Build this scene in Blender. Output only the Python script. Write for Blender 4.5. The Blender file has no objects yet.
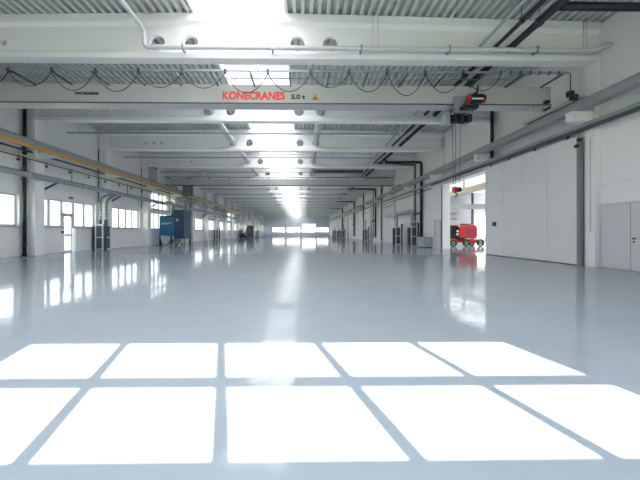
import bpy, math, random
from mathutils import Vector, Matrix

random.seed(7)
PI = math.pi
sc = bpy.context.scene
COL = sc.collection

# ------------------------------------------------------------------ camera, sky, sun, area lights, exposure
cam = bpy.data.cameras.new('camera')
cam.sensor_width = 36.0
cam.lens = 36.0 * 311 / 640
cam.shift_x = 13.9 / 640
cam.shift_y = -7.5 / 640
cam.clip_end = 600
cam.clip_start = 0.05
camo = bpy.data.objects.new('camera', cam)
camo.location = (0, 0, 1.225)
camo.rotation_euler = (PI / 2, 0, -0.0131)
COL.objects.link(camo)
sc.camera = camo

world = bpy.data.worlds.new('sky')
sc.world = world
world.use_nodes = True
wn = world.node_tree.nodes
bg = wn['Background']
tc = wn.new('ShaderNodeTexCoord')
sep = wn.new('ShaderNodeSeparateXYZ')
ramp = wn.new('ShaderNodeValToRGB')
ramp.color_ramp.elements[0].position = 0.0
ramp.color_ramp.elements[0].color = (1.0, 0.97, 0.95, 1)
ramp.color_ramp.elements[1].position = 0.45
ramp.color_ramp.elements[1].color = (0.62, 0.78, 1.0, 1)
world.node_tree.links.new(tc.outputs['Generated'], sep.inputs[0])
world.node_tree.links.new(sep.outputs['Z'], ramp.inputs[0])
world.node_tree.links.new(ramp.outputs[0], bg.inputs['Color'])
bg.inputs['Strength'].default_value = 1.2

sunl = bpy.data.lights.new('sun', 'SUN')
sunl.energy = 9.0
sunl.angle = math.radians(0.55)
sunl.color = (1.0, 0.98, 0.95)
suno = bpy.data.objects.new('sun', sunl)
SUN_DIR = Vector((-0.257, 1.0, -0.905 * 1.03)).normalized()
suno.rotation_euler = SUN_DIR.to_track_quat('-Z', 'Y').to_euler()
suno.location = (10, -30, 30)
COL.objects.link(suno)

RIDGE = -2.15          # centre line of the hall
SKY_X0, SKY_X1 = -3.7, -0.6
Y0 = 10.9              # first roof beam
BAY = 6.0
NB = 19                # beams
YFAR = 118.9
XL, XR = -14.68, 10.52
YREAR = -0.6


def area(name, loc, sx, sy, L, color, rot=(0, 0, 0)):
    l = bpy.data.lights.new(name, 'AREA')
    l.shape = 'RECTANGLE'
    l.size, l.size_y = sx, sy
    l.energy = PI * sx * sy * L
    l.color = color
    o = bpy.data.objects.new(name, l)
    o.location = loc
    o.rotation_euler = rot
    COL.objects.link(o)
    return o


SKY_L = 2.0
for k in range(-2, NB - 1):                       # daylight coming down through the roof glazing, bay by bay
    area('roof_daylight', ((SKY_X0 + SKY_X1) / 2, Y0 + BAY * (k + 0.5), 9.22), 2.9, 5.6, SKY_L, (1.0, 0.99, 0.975))
for yy in (14.0, 26.0, 38.0, 50.0):               # roof glazing of the neighbouring hall
    area('annex_daylight', (20.5, yy, 8.55), 15.0, 9.0, 0.8, (1.0, 0.99, 0.98))

sc.view_settings.view_transform = 'Standard'
sc.view_settings.look = 'None'
sc.view_settings.gamma = 1.0
sc.view_settings.exposure = 1.78
sc.view_settings.use_curve_mapping = False

# ------------------------------------------------------------------ materials
def mat(name, col, rough=0.5, metal=0.0, spec=0.5, noise=0.0, nscale=3.0, bump=0.0, bscale=40.0, coat=0.0):
    m = bpy.data.materials.new(name)
    m.use_nodes = True
    nt = m.node_tree
    b = nt.nodes['Principled BSDF']
    b.inputs['Base Color'].default_value = (*col, 1)
    b.inputs['Roughness'].default_value = rough
    b.inputs['Metallic'].default_value = metal
    b.inputs['Specular IOR Level'].default_value = spec
    b.inputs['Coat Weight'].default_value = coat
    if noise or bump:
        t = nt.nodes.new('ShaderNodeTexCoord')
    if noise:
        n = nt.nodes.new('ShaderNodeTexNoise')
        n.inputs['Scale'].default_value = nscale
        n.inputs['Detail'].default_value = 5
        r = nt.nodes.new('ShaderNodeMix')
        r.data_type = 'RGBA'
        r.inputs['A'].default_value = (*[max(0, c * (1 - noise)) for c in col], 1)
        r.inputs['B'].default_value = (*[min(1, c * (1 + noise)) for c in col], 1)
        nt.links.new(t.outputs['Object'], n.inputs['Vector'])
        nt.links.new(n.outputs['Fac'], r.inputs['Factor'])
        nt.links.new(r.outputs['Result'], b.inputs['Base Color'])
    if bump:
        n2 = nt.nodes.new('ShaderNodeTexNoise')
        n2.inputs['Scale'].default_value = bscale
        bp = nt.nodes.new('ShaderNodeBump')
        bp.inputs['Strength'].default_value = bump
        bp.inputs['Distance'].default_value = 0.01
        nt.links.new(t.outputs['Object'], n2.inputs['Vector'])
        nt.links.new(n2.outputs['Fac'], bp.inputs['Height'])
        nt.links.new(bp.outputs['Normal'], b.inputs['Normal'])
    return m


def panel_mat(name, col, joint, sx, sz, axis='YZ', rough=0.55):
    """painted wall with fine panel joints"""
    m = mat(name, col, rough)
    nt = m.node_tree
    b = nt.nodes['Principled BSDF']
    t = nt.nodes.new('ShaderNodeTexCoord')
    s = nt.nodes.new('ShaderNodeSeparateXYZ')
    c = nt.nodes.new('ShaderNodeCombineXYZ')
    nt.links.new(t.outputs['Object'], s.inputs[0])
    nt.links.new(s.outputs[axis[0]], c.inputs['X'])
    nt.links.new(s.outputs[axis[1]], c.inputs['Y'])
    br = nt.nodes.new('ShaderNodeTexBrick')
    br.offset = 0.0
    br.inputs['Color1'].default_value = (*col, 1)
    br.inputs['Color2'].default_value = (*[x * 0.985 for x in col], 1)
    br.inputs['Mortar'].default_value = (*joint, 1)
    br.inputs['Scale'].default_value = 1.0
    br.inputs['Mortar Size'].default_value = 0.008
    br.inputs['Mortar Smooth'].default_value = 0.2
    br.inputs['Brick Width'].default_value = sx
    br.inputs['Row Height'].default_value = sz
    nt.links.new(c.outputs[0], br.inputs['Vector'])
    nt.links.new(br.outputs['Color'], b.inputs['Base Color'])
    return m


def floor_mat():
    m = bpy.data.materials.new('epoxy_floor')
    m.use_nodes = True
    nt = m.node_tree
    b = nt.nodes['Principled BSDF']
    t = nt.nodes.new('ShaderNodeTexCoord')
    n1 = nt.nodes.new('ShaderNodeTexNoise')
    n1.inputs['Scale'].default_value = 1.1
    n1.inputs['Detail'].default_value = 12
    n1.inputs['Roughness'].default_value = 0.65
    r1 = nt.nodes.new('ShaderNodeMix')
    r1.data_type = 'RGBA'
    r1.inputs['A'].default_value = (0.415, 0.475, 0.54, 1)
    r1.inputs['B'].default_value = (0.515, 0.575, 0.64, 1)
    nt.links.new(t.outputs['Object'], n1.inputs['Vector'])
    nt.links.new(n1.outputs['Fac'], r1.inputs['Factor'])
    nt.links.new(r1.outputs['Result'], b.inputs['Base Color'])
    n2 = nt.nodes.new('ShaderNodeTexNoise')
    n2.inputs['Scale'].default_value = 1.6
    n2.inputs['Detail'].default_value = 6
    mr = nt.nodes.new('ShaderNodeMapRange')
    mr.inputs['From Min'].default_value = 0.3
    mr.inputs['From Max'].default_value = 0.7
    mr.inputs['To Min'].default_value = 0.035
    mr.inputs['To Max'].default_value = 0.09
    nt.links.new(t.outputs['Object'], n2.inputs['Vector'])
    nt.links.new(n2.outputs['Fac'], mr.inputs['Value'])
    nt.links.new(mr.outputs[0], b.inputs['Roughness'])
    n3 = nt.nodes.new('ShaderNodeTexNoise')
    n3.inputs['Scale'].default_value = 3.0
    n3.inputs['Detail'].default_value = 3
    bp = nt.nodes.new('ShaderNodeBump')
    bp.inputs['Strength'].default_value = 0.16
    bp.inputs['Distance'].default_value = 0.02
    nt.links.new(t.outputs['Object'], n3.inputs['Vector'])
    nt.links.new(n3.outputs['Fac'], bp.inputs['Height'])
    nt.links.new(bp.outputs['Normal'], b.inputs['Normal'])
    b.inputs['Specular IOR Level'].default_value = 0.0
    gl = nt.nodes.new('ShaderNodeBsdfGlossy')
    gl.inputs['Color'].default_value = (0.74, 0.75, 0.76, 1)
    nt.links.new(mr.outputs[0], gl.inputs['Roughness'])
    nt.links.new(bp.outputs['Normal'], gl.inputs['Normal'])
    fr = nt.nodes.new('ShaderNodeFresnel')
    fr.inputs['IOR'].default_value = 1.42
    mx = nt.nodes.new('ShaderNodeMixShader')
    nt.links.new(fr.outputs[0], mx.inputs[0])
    nt.links.new(b.outputs[0], mx.inputs[1])
    nt.links.new(gl.outputs[0], mx.inputs[2])
    nt.links.new(mx.outputs[0], nt.nodes['Material Output'].inputs['Surface'])
    return m


def glass_mat():
    m = bpy.data.materials.new('window_glass')
    m.use_nodes = True
    nt = m.node_tree
    nt.nodes.remove(nt.nodes['Principled BSDF'])
    out = nt.nodes['Material Output']
    tr = nt.nodes.new('ShaderNodeBsdfTransparent')
    tr.inputs['Color'].default_value = (0.94, 0.97, 0.97, 1)
    gl = nt.nodes.new('ShaderNodeBsdfGlossy')
    gl.inputs['Roughness'].default_value = 0.02
    mx = nt.nodes.new('ShaderNodeMixShader')
    lw = nt.nodes.new('ShaderNodeLayerWeight')
    pw = nt.nodes.new('ShaderNodeMath')
    pw.operation = 'POWER'
    pw.inputs[1].default_value = 5.0
    ma = nt.nodes.new('ShaderNodeMath')
    ma.operation = 'MULTIPLY_ADD'
    ma.inputs[1].default_value = 0.7
    ma.inputs[2].default_value = 0.04
    lw.inputs['Blend'].default_value = 0.5
    nt.links.new(lw.outputs['Facing'], pw.inputs[0])
    nt.links.new(pw.outputs[0], ma.inputs[0])
    nt.links.new(ma.outputs[0], mx.inputs[0])
    nt.links.new(tr.outputs[0], mx.inputs[1])
    nt.links.new(gl.outputs[0], mx.inputs[2])
    nt.links.new(mx.outputs[0], out.inputs['Surface'])
    return m


M = dict(
    wall=panel_mat('white_wall_panels', (0.84, 0.835, 0.835), (0.66, 0.66, 0.67), 6.0, 2.9),
    wall_left=panel_mat('white_left_wall', (0.82, 0.825, 0.84), (0.64, 0.65, 0.67), 3.0, 3.4),
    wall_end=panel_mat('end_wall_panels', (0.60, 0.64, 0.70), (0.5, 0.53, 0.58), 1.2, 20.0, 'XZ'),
    rear=mat('rear_wall_paint', (0.78, 0.78, 0.78), 0.7),
    concrete=mat('white_painted_concrete', (0.84, 0.84, 0.845), 0.5, noise=0.03, nscale=1.5),
    deck=mat('corrugated_roof_sheet', (0.56, 0.59, 0.575), 0.42, noise=0.03, nscale=0.7),
    curb=mat('skylight_curb_white', (0.85, 0.85, 0.85), 0.5),
    floor=floor_mat(),
    glass=glass_mat(),
    opal=mat('opal_roof_glazing', (0.9, 0.92, 0.95), 0.4),
    frame=mat('window_frame_paint', (0.72, 0.73, 0.77), 0.4),
    frame_grey=mat('grey_frame_paint', (0.45, 0.48, 0.52), 0.4),
    gate=mat('gate_panel_paint', (0.74, 0.74, 0.75), 0.5),
    seam=mat('rubber_seam', (0.40, 0.40, 0.41), 0.7),
    door=mat('grey_door_paint', (0.62, 0.63, 0.645), 0.45),
    black=mat('black_rubber', (0.012, 0.013, 0.016), 0.55),
    navy=mat('dark_insulated_pipe', (0.008, 0.011, 0.022), 0.5),
    dark=mat('dark_grey_metal', (0.07, 0.08, 0.10), 0.5, 0.2),
    charcoal=mat('charcoal_filter_grille', (0.10, 0.12, 0.14), 0.7),
    crane=mat('crane_beam_paint', (0.46, 0.46, 0.455), 0.4, noise=0.02),
    steel=mat('galvanised_steel', (0.30, 0.335, 0.37), 0.42, 0.4, noise=0.10, nscale=6),
    silver=mat('silver_spiral_duct', (0.46, 0.49, 0.52), 0.3, 0.6, noise=0.08, nscale=8),
    runway=mat('runway_beam_paint', (0.30, 0.31, 0.32), 0.45),
    pale=mat('pale_grey_pipe_paint', (0.60, 0.61, 0.63), 0.35),
    post=mat('green_grey_post', (0.20, 0.235, 0.225), 0.45),
    orange=mat('orange_conductor_rail', (0.58, 0.30, 0.08), 0.45, noise=0.25, nscale=0.8),
    cream=mat('cream_pipe_paint', (0.70, 0.66, 0.50), 0.45),
    red=mat('red_machine_paint', (0.50, 0.012, 0.012), 0.3, coat=0.3),
    redtext=mat('red_lettering', (0.83, 0.06, 0.025), 0.5),
    yellow=mat('warning_yellow', (0.85, 0.55, 0.02), 0.5),
    blue=mat('blue_machine_paint', (0.006, 0.115, 0.235), 0.38, noise=0.08, nscale=2),
    blue_dark=mat('dark_blue_machine_paint', (0.010, 0.042, 0.105), 0.45, noise=0.08, nscale=2),
    light_blue=mat('pale_blue_lettering', (0.38, 0.58, 0.72), 0.5),
    box_blue=mat('blue_grey_cabinet_paint', (0.36, 0.43, 0.50), 0.45),
    hopper=mat('pale_hopper_paint', (0.62, 0.64, 0.62), 0.45),
    tyre=mat('olive_black_tyre', (0.055, 0.055, 0.04), 0.8),
    hub=mat('yellowish_wheel_hub', (0.20, 0.19, 0.11), 0.6),
    green=mat('exit_sign_green', (0.04, 0.26, 0.15), 0.4),
    white=mat('white_plastic', (0.82, 0.82, 0.82), 0.4),
    creamsteel=mat('cream_runway_paint', (0.36, 0.32, 0.25), 0.5),
    grass=mat('meadow_grass', (0.42, 0.44, 0.22), 0.9, noise=0.25, nscale=0.2),
    house=mat('pale_house_wall', (0.80, 0.76, 0.74), 0.8),
    roof=mat('orange_tile_roof', (0.46, 0.27, 0.21), 0.8, noise=0.15),
    brown=mat('brown_cabinet_paint', (0.30, 0.24, 0.17), 0.5),
)


# ------------------------------------------------------------------ geometry helpers
SIBLINGS = {}


class MB:
    """collects shapes in world coordinates and links them as one mesh object"""
    def __init__(s):
        s.v, s.f, s.sm = [], [], []

    def face(s, pts, smooth=False):
        i = len(s.v)
        s.v += [tuple(p) for p in pts]
        s.f.append(tuple(range(i, i + len(pts))))
        s.sm.append(smooth)
        return s

    def box(s, x0, x1, y0, y1, z0, z1):
        i = len(s.v)
        s.v += [(x, y, z) for x in (x0, x1) for y in (y0, y1) for z in (z0, z1)]
        for q in ((0, 1, 3, 2), (4, 6, 7, 5), (0, 4, 5, 1), (2, 3, 7, 6), (0, 2, 6, 4), (1, 5, 7, 3)):
            s.f.append(tuple(i + a for a in q))
            s.sm.append(False)
        return s

    def bar(s, p0, p1, w, h, up=(0, 0, 1)):
        """rectangular bar between two points"""
        p0, p1 = Vector(p0), Vector(p1)
        d = (p1 - p0).normalized()
        u = Vector(up)
        if abs(d.dot(u)) > 0.95:
            u = Vector((0, 1, 0))
        a = d.cross(u).normalized()
        b = a.cross(d).normalized()
        i = len(s.v)
        for p in (p0, p1):
            for sa, sb in ((-1, -1), (1, -1), (1, 1), (-1, 1)):
                s.v.append(tuple(p + a * (w / 2 * sa) + b * (h / 2 * sb)))
        for q in ((0, 3, 2, 1), (4, 5, 6, 7), (0, 1, 5, 4), (1, 2, 6, 5), (2, 3, 7, 6), (3, 0, 4, 7)):
            s.f.append(tuple(i + k for k in q))
            s.sm.append(False)
        return s

    def tube(s, pts, r, n=12, caps=True, radii=None):
        pts = [Vector(p) for p in pts]
        m = len(pts)
        tang = []
        for k in range(m):
            a = pts[max(0, k - 1)]
            b = pts[min(m - 1, k + 1)]
            if 0 < k < m - 1:
                t = (pts[k] - a).normalized() + (b - pts[k]).normalized()
            else:
                t = b - a
            tang.append(t.normalized())
        ref = Vector((0, 0, 1)) if abs(tang[0].z) < 0.9 else Vector((1, 0, 0))
        nrm = (ref - tang[0] * ref.dot(tang[0])).normalized()
        base = len(s.v)
        for k in range(m):
            if k:
                nrm = (nrm - tang[k] * nrm.dot(tang[k])).normalized()
            bn = tang[k].cross(nrm)
            rr = radii[k] if radii else r
            if 0 < k < m - 1:
                c = (pts[k] - pts[k - 1]).normalized().dot(tang[k])
                st = 1 / max(0.5, c)
            else:
                st = 1
            for j in range(n):
                a = 2 * PI * j / n
                # stretch at mitres is small; keep round
                s.v.append(tuple(pts[k] + (nrm * math.cos(a) + bn * math.sin(a)) * rr))
        for k in range(m - 1):
            for j in range(n):
                a, b = base + k * n + j, base + k * n + (j + 1) % n
                s.f.append((a, b, b + n, a + n))
                s.sm.append(True)
        if caps:
            s.f.append(tuple(base + j for j in range(n))[::-1])
            s.sm.append(False)
            s.f.append(tuple(base + (m - 1) * n + j for j in range(n)))
            s.sm.append(False)
        return s

    def cyl(s, p0, p1, r, n=16):
        return s.tube([p0, p1], r, n)

    def prism(s, poly, axis, a, b):
        """extrude a 2-D outline along an axis from a to b; poly in the two other axes' order"""
        def P(u, w, t):
            return {'X': (t, u, w), 'Y': (u, t, w), 'Z': (u, w, t)}[axis]
        i = len(s.v)
        n = len(poly)
        s.v += [P(u, w, a) for u, w in poly] + [P(u, w, b) for u, w in poly]
        for k in range(n):
            l = (k + 1) % n
            s.f.append((i + k, i + l, i + n + l, i + n + k))
            s.sm.append(False)
        s.f.append(tuple(i + k for k in range(n))[::-1])
        s.sm.append(False)
        s.f.append(tuple(i + n + k for k in range(n)))
        s.sm.append(False)
        return s

    def pieces(s):
        """the shape as far-apart pieces, each an MB of its own"""
        par = list(range(len(s.v)))

        def find(a):
            while par[a] != a:
                par[a] = par[par[a]]
                a = par[a]
            return a
        seen = {}
        for i, p in enumerate(s.v):
            key = (round(p[0], 4), round(p[1], 4), round(p[2], 4))
            if key in seen:
                par[find(i)] = find(seen[key])
            else:
                seen[key] = i
        for f in s.f:
            for a in f[1:]:
                par[find(a)] = find(f[0])
        isl = {}
        for k, f in enumerate(s.f):
            isl.setdefault(find(f[0]), []).append(k)
        items = []
        for fs in isl.values():
            vs = [s.v[a] for k in fs for a in s.f[k]]
            lo = [min(p[i] for p in vs) for i in range(3)]
            hi = [max(p[i] for p in vs) for i in range(3)]
            items.append((fs, lo, hi, max(hi[i] - lo[i] for i in range(3))))
        n = len(items)
        if n == 1 or n > 700:
            return [s]
        gp = list(range(n))

        def gf(a):
            while gp[a] != a:
                a = gp[a]
            return a
        for i in range(n):
            for j in range(i):
                gap = math.sqrt(sum(max(0, items[i][1][q] - items[j][2][q], items[j][1][q] - items[i][2][q]) ** 2 for q in range(3)))
                if gap < max(0.02, 0.5 * max(items[i][3], items[j][3])):
                    gp[gf(i)] = gf(j)
        groups = {}
        for i in range(n):
            groups.setdefault(gf(i), []).extend(items[i][0])
        if len(groups) == 1:
            return [s]
        out = []
        for fs in groups.values():
            m = MB()
            idx = {}
            for k in fs:
                f = []
                for a in s.f[k]:
                    if a not in idx:
                        idx[a] = len(m.v)
                        m.v.append(s.v[a])
                    f.append(idx[a])
                m.f.append(tuple(f))
                m.sm.append(s.sm[k])
            out.append(m)
        return out

    def build(s, name, m, parent=None, bevel=0.0, fix=True):
        if parent is not None and fix:
            ps = s.pieces()
            if len(ps) > 1:
                os_ = [p.build_one(name, m, parent, bevel, fix) for p in ps]
                SIBLINGS[os_[0].name] = os_
                return os_[0]
        return s.build_one(name, m, parent, bevel, fix)

    def build_one(s, name, m, parent=None, bevel=0.0, fix=True):
        off = Vector((0, 0, 0))
        root = parent
        while root is not None:
            off += root.location
            root = root.parent
        me = bpy.data.meshes.new(name)
        me.from_pydata([tuple(Vector(p) - off) for p in s.v], [], s.f)
        me.polygons.foreach_set('use_smooth', s.sm)
        me.update()
        if fix:
            import bmesh
            bm = bmesh.new()
            bm.from_mesh(me)
            bmesh.ops.remove_doubles(bm, verts=bm.verts, dist=1e-5)
            bmesh.ops.recalc_face_normals(bm, faces=bm.faces)
            bm.to_mesh(me)
            bm.free()
        me.materials.append(m)
        o = bpy.data.objects.new(name, me)
        COL.objects.link(o)
        if parent is not None:
            o.parent = parent
        if bevel:
            bv = o.modifiers.new('bevel', 'BEVEL')
            bv.width = bevel
            bv.segments = 2
            bv.limit_method = 'ANGLE'
        return o


def tag(o, label=None, cat=None, group=None, kind=None):
    if label:
        for q in SIBLINGS.get(o.name, [o]):
            q['label'] = label
    if cat: o['category'] = cat
    if group: o['group'] = group
    if kind: o['kind'] = kind
    return o


def thing(name, label, cat, loc=(0, 0, 0), group=None, kind=None):
    o = bpy.data.objects.new(name, None)
    o.empty_display_size = 0.2
    o.location = loc
    COL.objects.link(o)
    return tag(o, label, cat, group, kind)


def copy_tree(o, loc=None, parent=None):
    c = o.copy()
    COL.objects.link(c)
    if parent is not None:
        c.parent = parent
    if loc is not None:
        c.location = loc
    for ch in list(o.children):
        copy_tree(ch, None, c)
    return c


def arc(c, r, a0, a1, ax, ay, n=8):
    """points of an arc round c in the plane of the unit axes ax, ay"""
    c, ax, ay = Vector(c), Vector(ax), Vector(ay)
    return [c + ax * (r * math.cos(a0 + (a1 - a0) * k / n)) + ay * (r * math.sin(a0 + (a1 - a0) * k / n)) for k in range(n + 1)]


def rounded(pts, r, n=5):
    """polyline with rounded corners"""
    pts = [Vector(p) for p in pts]
    out = [pts[0]]
    for k in range(1, len(pts) - 1):
        a, b, c = pts[k - 1], pts[k], pts[k + 1]
        d1, d2 = (a - b).normalized(), (c - b).normalized()
        rr = min(r, (a - b).length * 0.45, (c - b).length * 0.45)
        p, q = b + d1 * rr, b + d2 * rr
        for i in range(n + 1):
            t = i / n
            out.append(p * (1 - t) ** 2 + b * 2 * t * (1 - t) + q * t * t)
    out.append(pts[-1])
    return out


ORD = ('first second third fourth fifth sixth seventh eighth ninth tenth eleventh twelfth thirteenth fourteenth '
       'fifteenth sixteenth seventeenth eighteenth nineteenth twentieth').split()


def deck_z(x):
    return 8.57 + 0.018 * (12.6 - abs(x - RIDGE))


YK = [Y0 + BAY * k for k in range(NB)]

# ------------------------------------------------------------------ the setting
def struct(o, label=None, cat=None, group=None):
    return tag(o, label, cat, group, 'structure')


struct(MB().box(XL - 0.3, XR, YREAR - 0.3, YFAR + 0.3, -0.1, 0).build('floor', M['floor']), 'glossy blue-grey epoxy floor of the long hall', 'floor')
struct(MB().box(XR, 30.3, 4.7, 60.3, -0.1, 0).build('floor_annex', M['floor']), 'glossy grey floor of the neighbouring hall beyond the gate', 'floor')
struct(MB().box(-220, 200, -120, 260, -0.4, -0.25).build('ground', M['grass']), 'meadow ground outside the windows', 'ground')

# corrugated roof deck
def deck(x0, x1, y0, y1):
    prof = []
    p, d = 0.285, 0.16
    x = x0
    k = 0
    while x < x1:
        for dx, dz in ((0, 0), (0.115, 0), (0.14, d), (0.26, d)):
            if x + dx <= x1:
                prof.append((x + dx, deck_z(x + dx) + dz))
        x += p
    prof.append((x1, deck_z(x1) + prof[-1][1] - deck_z(prof[-1][0])))
    b = MB()
    for (xa, za), (xb, zb) in zip(prof[:-1], prof[1:]):
        b.face([(xa, y0, za), (xb, y0, zb), (xb, y1, zb), (xa, y1, za)])
    return b


b = deck(XL - 0.1, SKY_X0, YREAR - 0.2, YFAR + 0.2)
b2 = deck(SKY_X1, XR + 0.1, YREAR - 0.2, YFAR + 0.2)
struct(b.build('ceiling', M['deck']), 'white corrugated steel roof deck between the window wall and the skylight', 'ceiling')
struct(b2.build('ceiling', M['deck']), 'white corrugated steel roof deck between the skylight and the gate wall', 'ceiling')

sk = struct(thing('skylight', 'long white ridge skylight strip running the length of the roof', 'skylight', (RIDGE, 60, 8.7)))
b = MB()
for xa, xb in ((SKY_X0 - 0.08, SKY_X0), (SKY_X1, SKY_X1 + 0.08)):
    b.box(xa, xb, YREAR - 0.2, YFAR, 8.78, 9.4)
b.build('curb', M['curb'], sk)
b = MB().box(SKY_X0, SKY_X1, YREAR - 0.2, YFAR, 9.28, 9.31)
b.build('glazing', M['opal'], sk)
b = MB()
y = 0.5
while y < YFAR:
    b.box(SKY_X0, SKY_X1, y - 0.025, y + 0.025, 9.10, 9.19)
    y += 1.5
b.box(RIDGE - 0.03, RIDGE + 0.03, YREAR - 0.2, YFAR, 9.11, 9.18)
b.build('glazing_bar', M['frame'], sk)
for k in range(-1, 4):                       # slanting opener struts at the bay corners
    yb = Y0 + BAY * k
    b = MB()
    b.bar((SKY_X0 + 0.05, yb + 0.9, 8.95), (SKY_X0 + 0.75, yb + 1.7, 9.12), 0.04, 0.04)
    b.bar((SKY_X1 - 0.05, yb + 0.9, 8.95), (SKY_X1 - 0.75, yb + 1.7, 9.12), 0.04, 0.04)
    b.bar((SKY_X0 + 0.05, yb + 5.2, 8.95), (SKY_X0 + 0.75, yb + 4.4, 9.12), 0.04, 0.04)
    b.bar((SKY_X1 - 0.05, yb + 5.2, 8.95), (SKY_X1 - 0.75, yb + 4.4, 9.12), 0.04, 0.04)
    b.build('opener_strut', M['frame_grey'], sk)

# concrete roof beams with round openings in the web
ZB = 7.2
HOLES = [(-11.4, 7.76, 0.10), (-10.82, 7.76, 0.10), (-10.25, 7.76, 0.10),
         (-5.02, 7.80, 0.27), (-3.86, 7.80, 0.27), (-0.15, 7.80, 0.27), (1.0, 7.80, 0.27),
         (6.15, 7.66, 0.075), (6.70, 7.66, 0.09), (7.25, 7.66, 0.14)]


def beam_mesh(yc):
    b = MB()
    xs = [XL + 0.15, RIDGE, XR - 0.1]
    fl, wb = 0.20, 0.08

    def ring(x):
        t = deck_z(x) - 0.004
        return [(-fl, ZB), (fl, ZB), (fl, ZB + 0.19), (wb, ZB + 0.27), (wb, t - 0.38), (fl, t - 0.27), (fl, t), (-fl, t),
                (-fl, t - 0.27), (-wb, t - 0.38), (-wb, ZB + 0.27), (-fl, ZB + 0.19)]
    R = [[(x, yc + u, z) for u, z in ring(x)] for x in xs]
    for k in (0, 1):
        for j in range(12):
            if j in (3, 9):
                continue               # the web faces get openings below
            l = (j + 1) % 12
            b.face([R[k][j], R[k][l], R[k + 1][l], R[k + 1][j]])
    b.face(R[0][::-1])
    b.face(R[2])
    zb = ZB + 0.27
    zt = lambda x: deck_z(x) - 0.384
    cuts = [(xs[0], None)]
    marks = [xs[0]]
    spans = []
    x = xs[0]
    for cx, cz, r in HOLES:
        h = r + 0.045
        spans.append((x, cx - h, None))
        spans.append((cx - h, cx + h, (cx, cz, r, h)))
        x = cx + h
    spans.append((x, xs[2], None))
    fin = []
    for a, c, hole in spans:
        if hole is None and a < RIDGE < c:
            fin += [(a, RIDGE, None), (RIDGE, c, None)]
        else:
            fin.append((a, c, hole))
    for a, c, hole in fin:
        for s in (-1, 1):
            yy = yc + s * wb
            if hole is None:
                b.face([(a, yy, zb), (c, yy, zb), (c, yy, zt(c)), (a, yy, zt(a))])
                continue
            cx, cz, r, h = hole
            lo, hi = max(zb, cz - h), cz + h
            if lo > zb + 1e-4:
                b.face([(a, yy, zb), (c, yy, zb), (c, yy, lo), (a, yy, lo)])
            b.face([(a, yy, hi), (c, yy, hi), (c, yy, zt(c)), (a, yy, zt(a))])
            N = 24
            circ, sq = [], []
            for q in range(N):
                an = 2 * PI * q / N + PI / 4
                ca, sa = math.cos(an), math.sin(an)
                circ.append((cx + r * ca, cz + r * sa))
                m_ = max(abs(ca), abs(sa))
                sq.append((cx + h * ca / m_, max(lo, min(hi, cz + h * sa / m_))))
            for q in range(N):
                w = (q + 1) % N
                b.face([(circ[q][0], yy, circ[q][1]), (circ[w][0], yy, circ[w][1]), (sq[w][0], yy, sq[w][1]), (sq[q][0], yy, sq[q][1])])
            if s == 1:
                for q in range(N):
                    w = (q + 1) % N
                    b.face([(circ[q][0], yc - wb, circ[q][1]), (circ[w][0], yc - wb, circ[w][1]),
                            (circ[w][0], yc + wb, circ[w][1]), (circ[q][0], yc + wb, circ[q][1])], True)
    return b


beam0 = None
for k, yk in enumerate(YK[:-1]):
    if k == 0:
        beam0 = o = beam_mesh(0).build('ceiling_beam', M['concrete'])
    else:
        o = beam0.copy()
        COL.objects.link(o)
    o.location = (0, yk, 0)
    struct(o, '%s white concrete roof beam with round web openings, counted from the camera' % ORD[k], 'roof beam', 'concrete roof beams')

# columns with corbels
col_l = col_r = None
for k, yk in enumerate(YK[:-1]):
    if k == 0:
        col_l = thing('column', '', 'column', (XL, 0, 0))
        MB().box(XL - 0.05, XL + 0.6, -0.3, 0.3, 0, deck_z(XL)).build('shaft', M['concrete'], col_l)
        MB().prism([(XL + 0.6, 5.16), (XL + 0.9, 5.24), (XL + 1.36, 5.24), (XL + 1.36, 5.515), (XL + 0.6, 5.515)], 'Y', -0.12, 0.12).build('corbel', M['concrete'], col_l)
        ol = col_l
        col_r = thing('column', '', 'column', (XR, 0, 0))
        MB().box(XR - 0.2, XR + 0.05, -0.2, 0.2, 0, deck_z(XR)).build('shaft', M['concrete'], col_r)
        MB().prism([(XR - 0.2, 5.18), (XR - 0.98, 5.18), (XR - 0.98, 5.515), (XR - 0.2, 5.515)], 'Y', -0.16, 0.12).build('corbel', M['concrete'], col_r)
        orr = col_r
    else:
        ol, orr = copy_tree(col_l), copy_tree(col_r)
        if k == 2:                       # this pilaster stops at the head of the gate opening
            for ch in list(orr.children):
                if ch.name.startswith('shaft'):
                    bpy.data.objects.remove(ch)
            orr.location = (XR, 0, 0)
            MB().box(XR - 0.2, XR + 0.05, -0.2, 0.2, 5.18, deck_z(XR)).build('shaft', M['concrete'], orr)
    ol.location = (XL, yk, 0)
    orr.location = (XR, yk + 0.12, 0)
    struct(ol, '%s white column along the window wall with a corbel, counted from the camera' % ORD[k], 'column', 'columns along the window wall')
    struct(orr, '%s flat white pilaster with corbel along the gate wall, counted from the camera' % ORD[k], 'column', 'pilasters along the gate wall')

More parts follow.
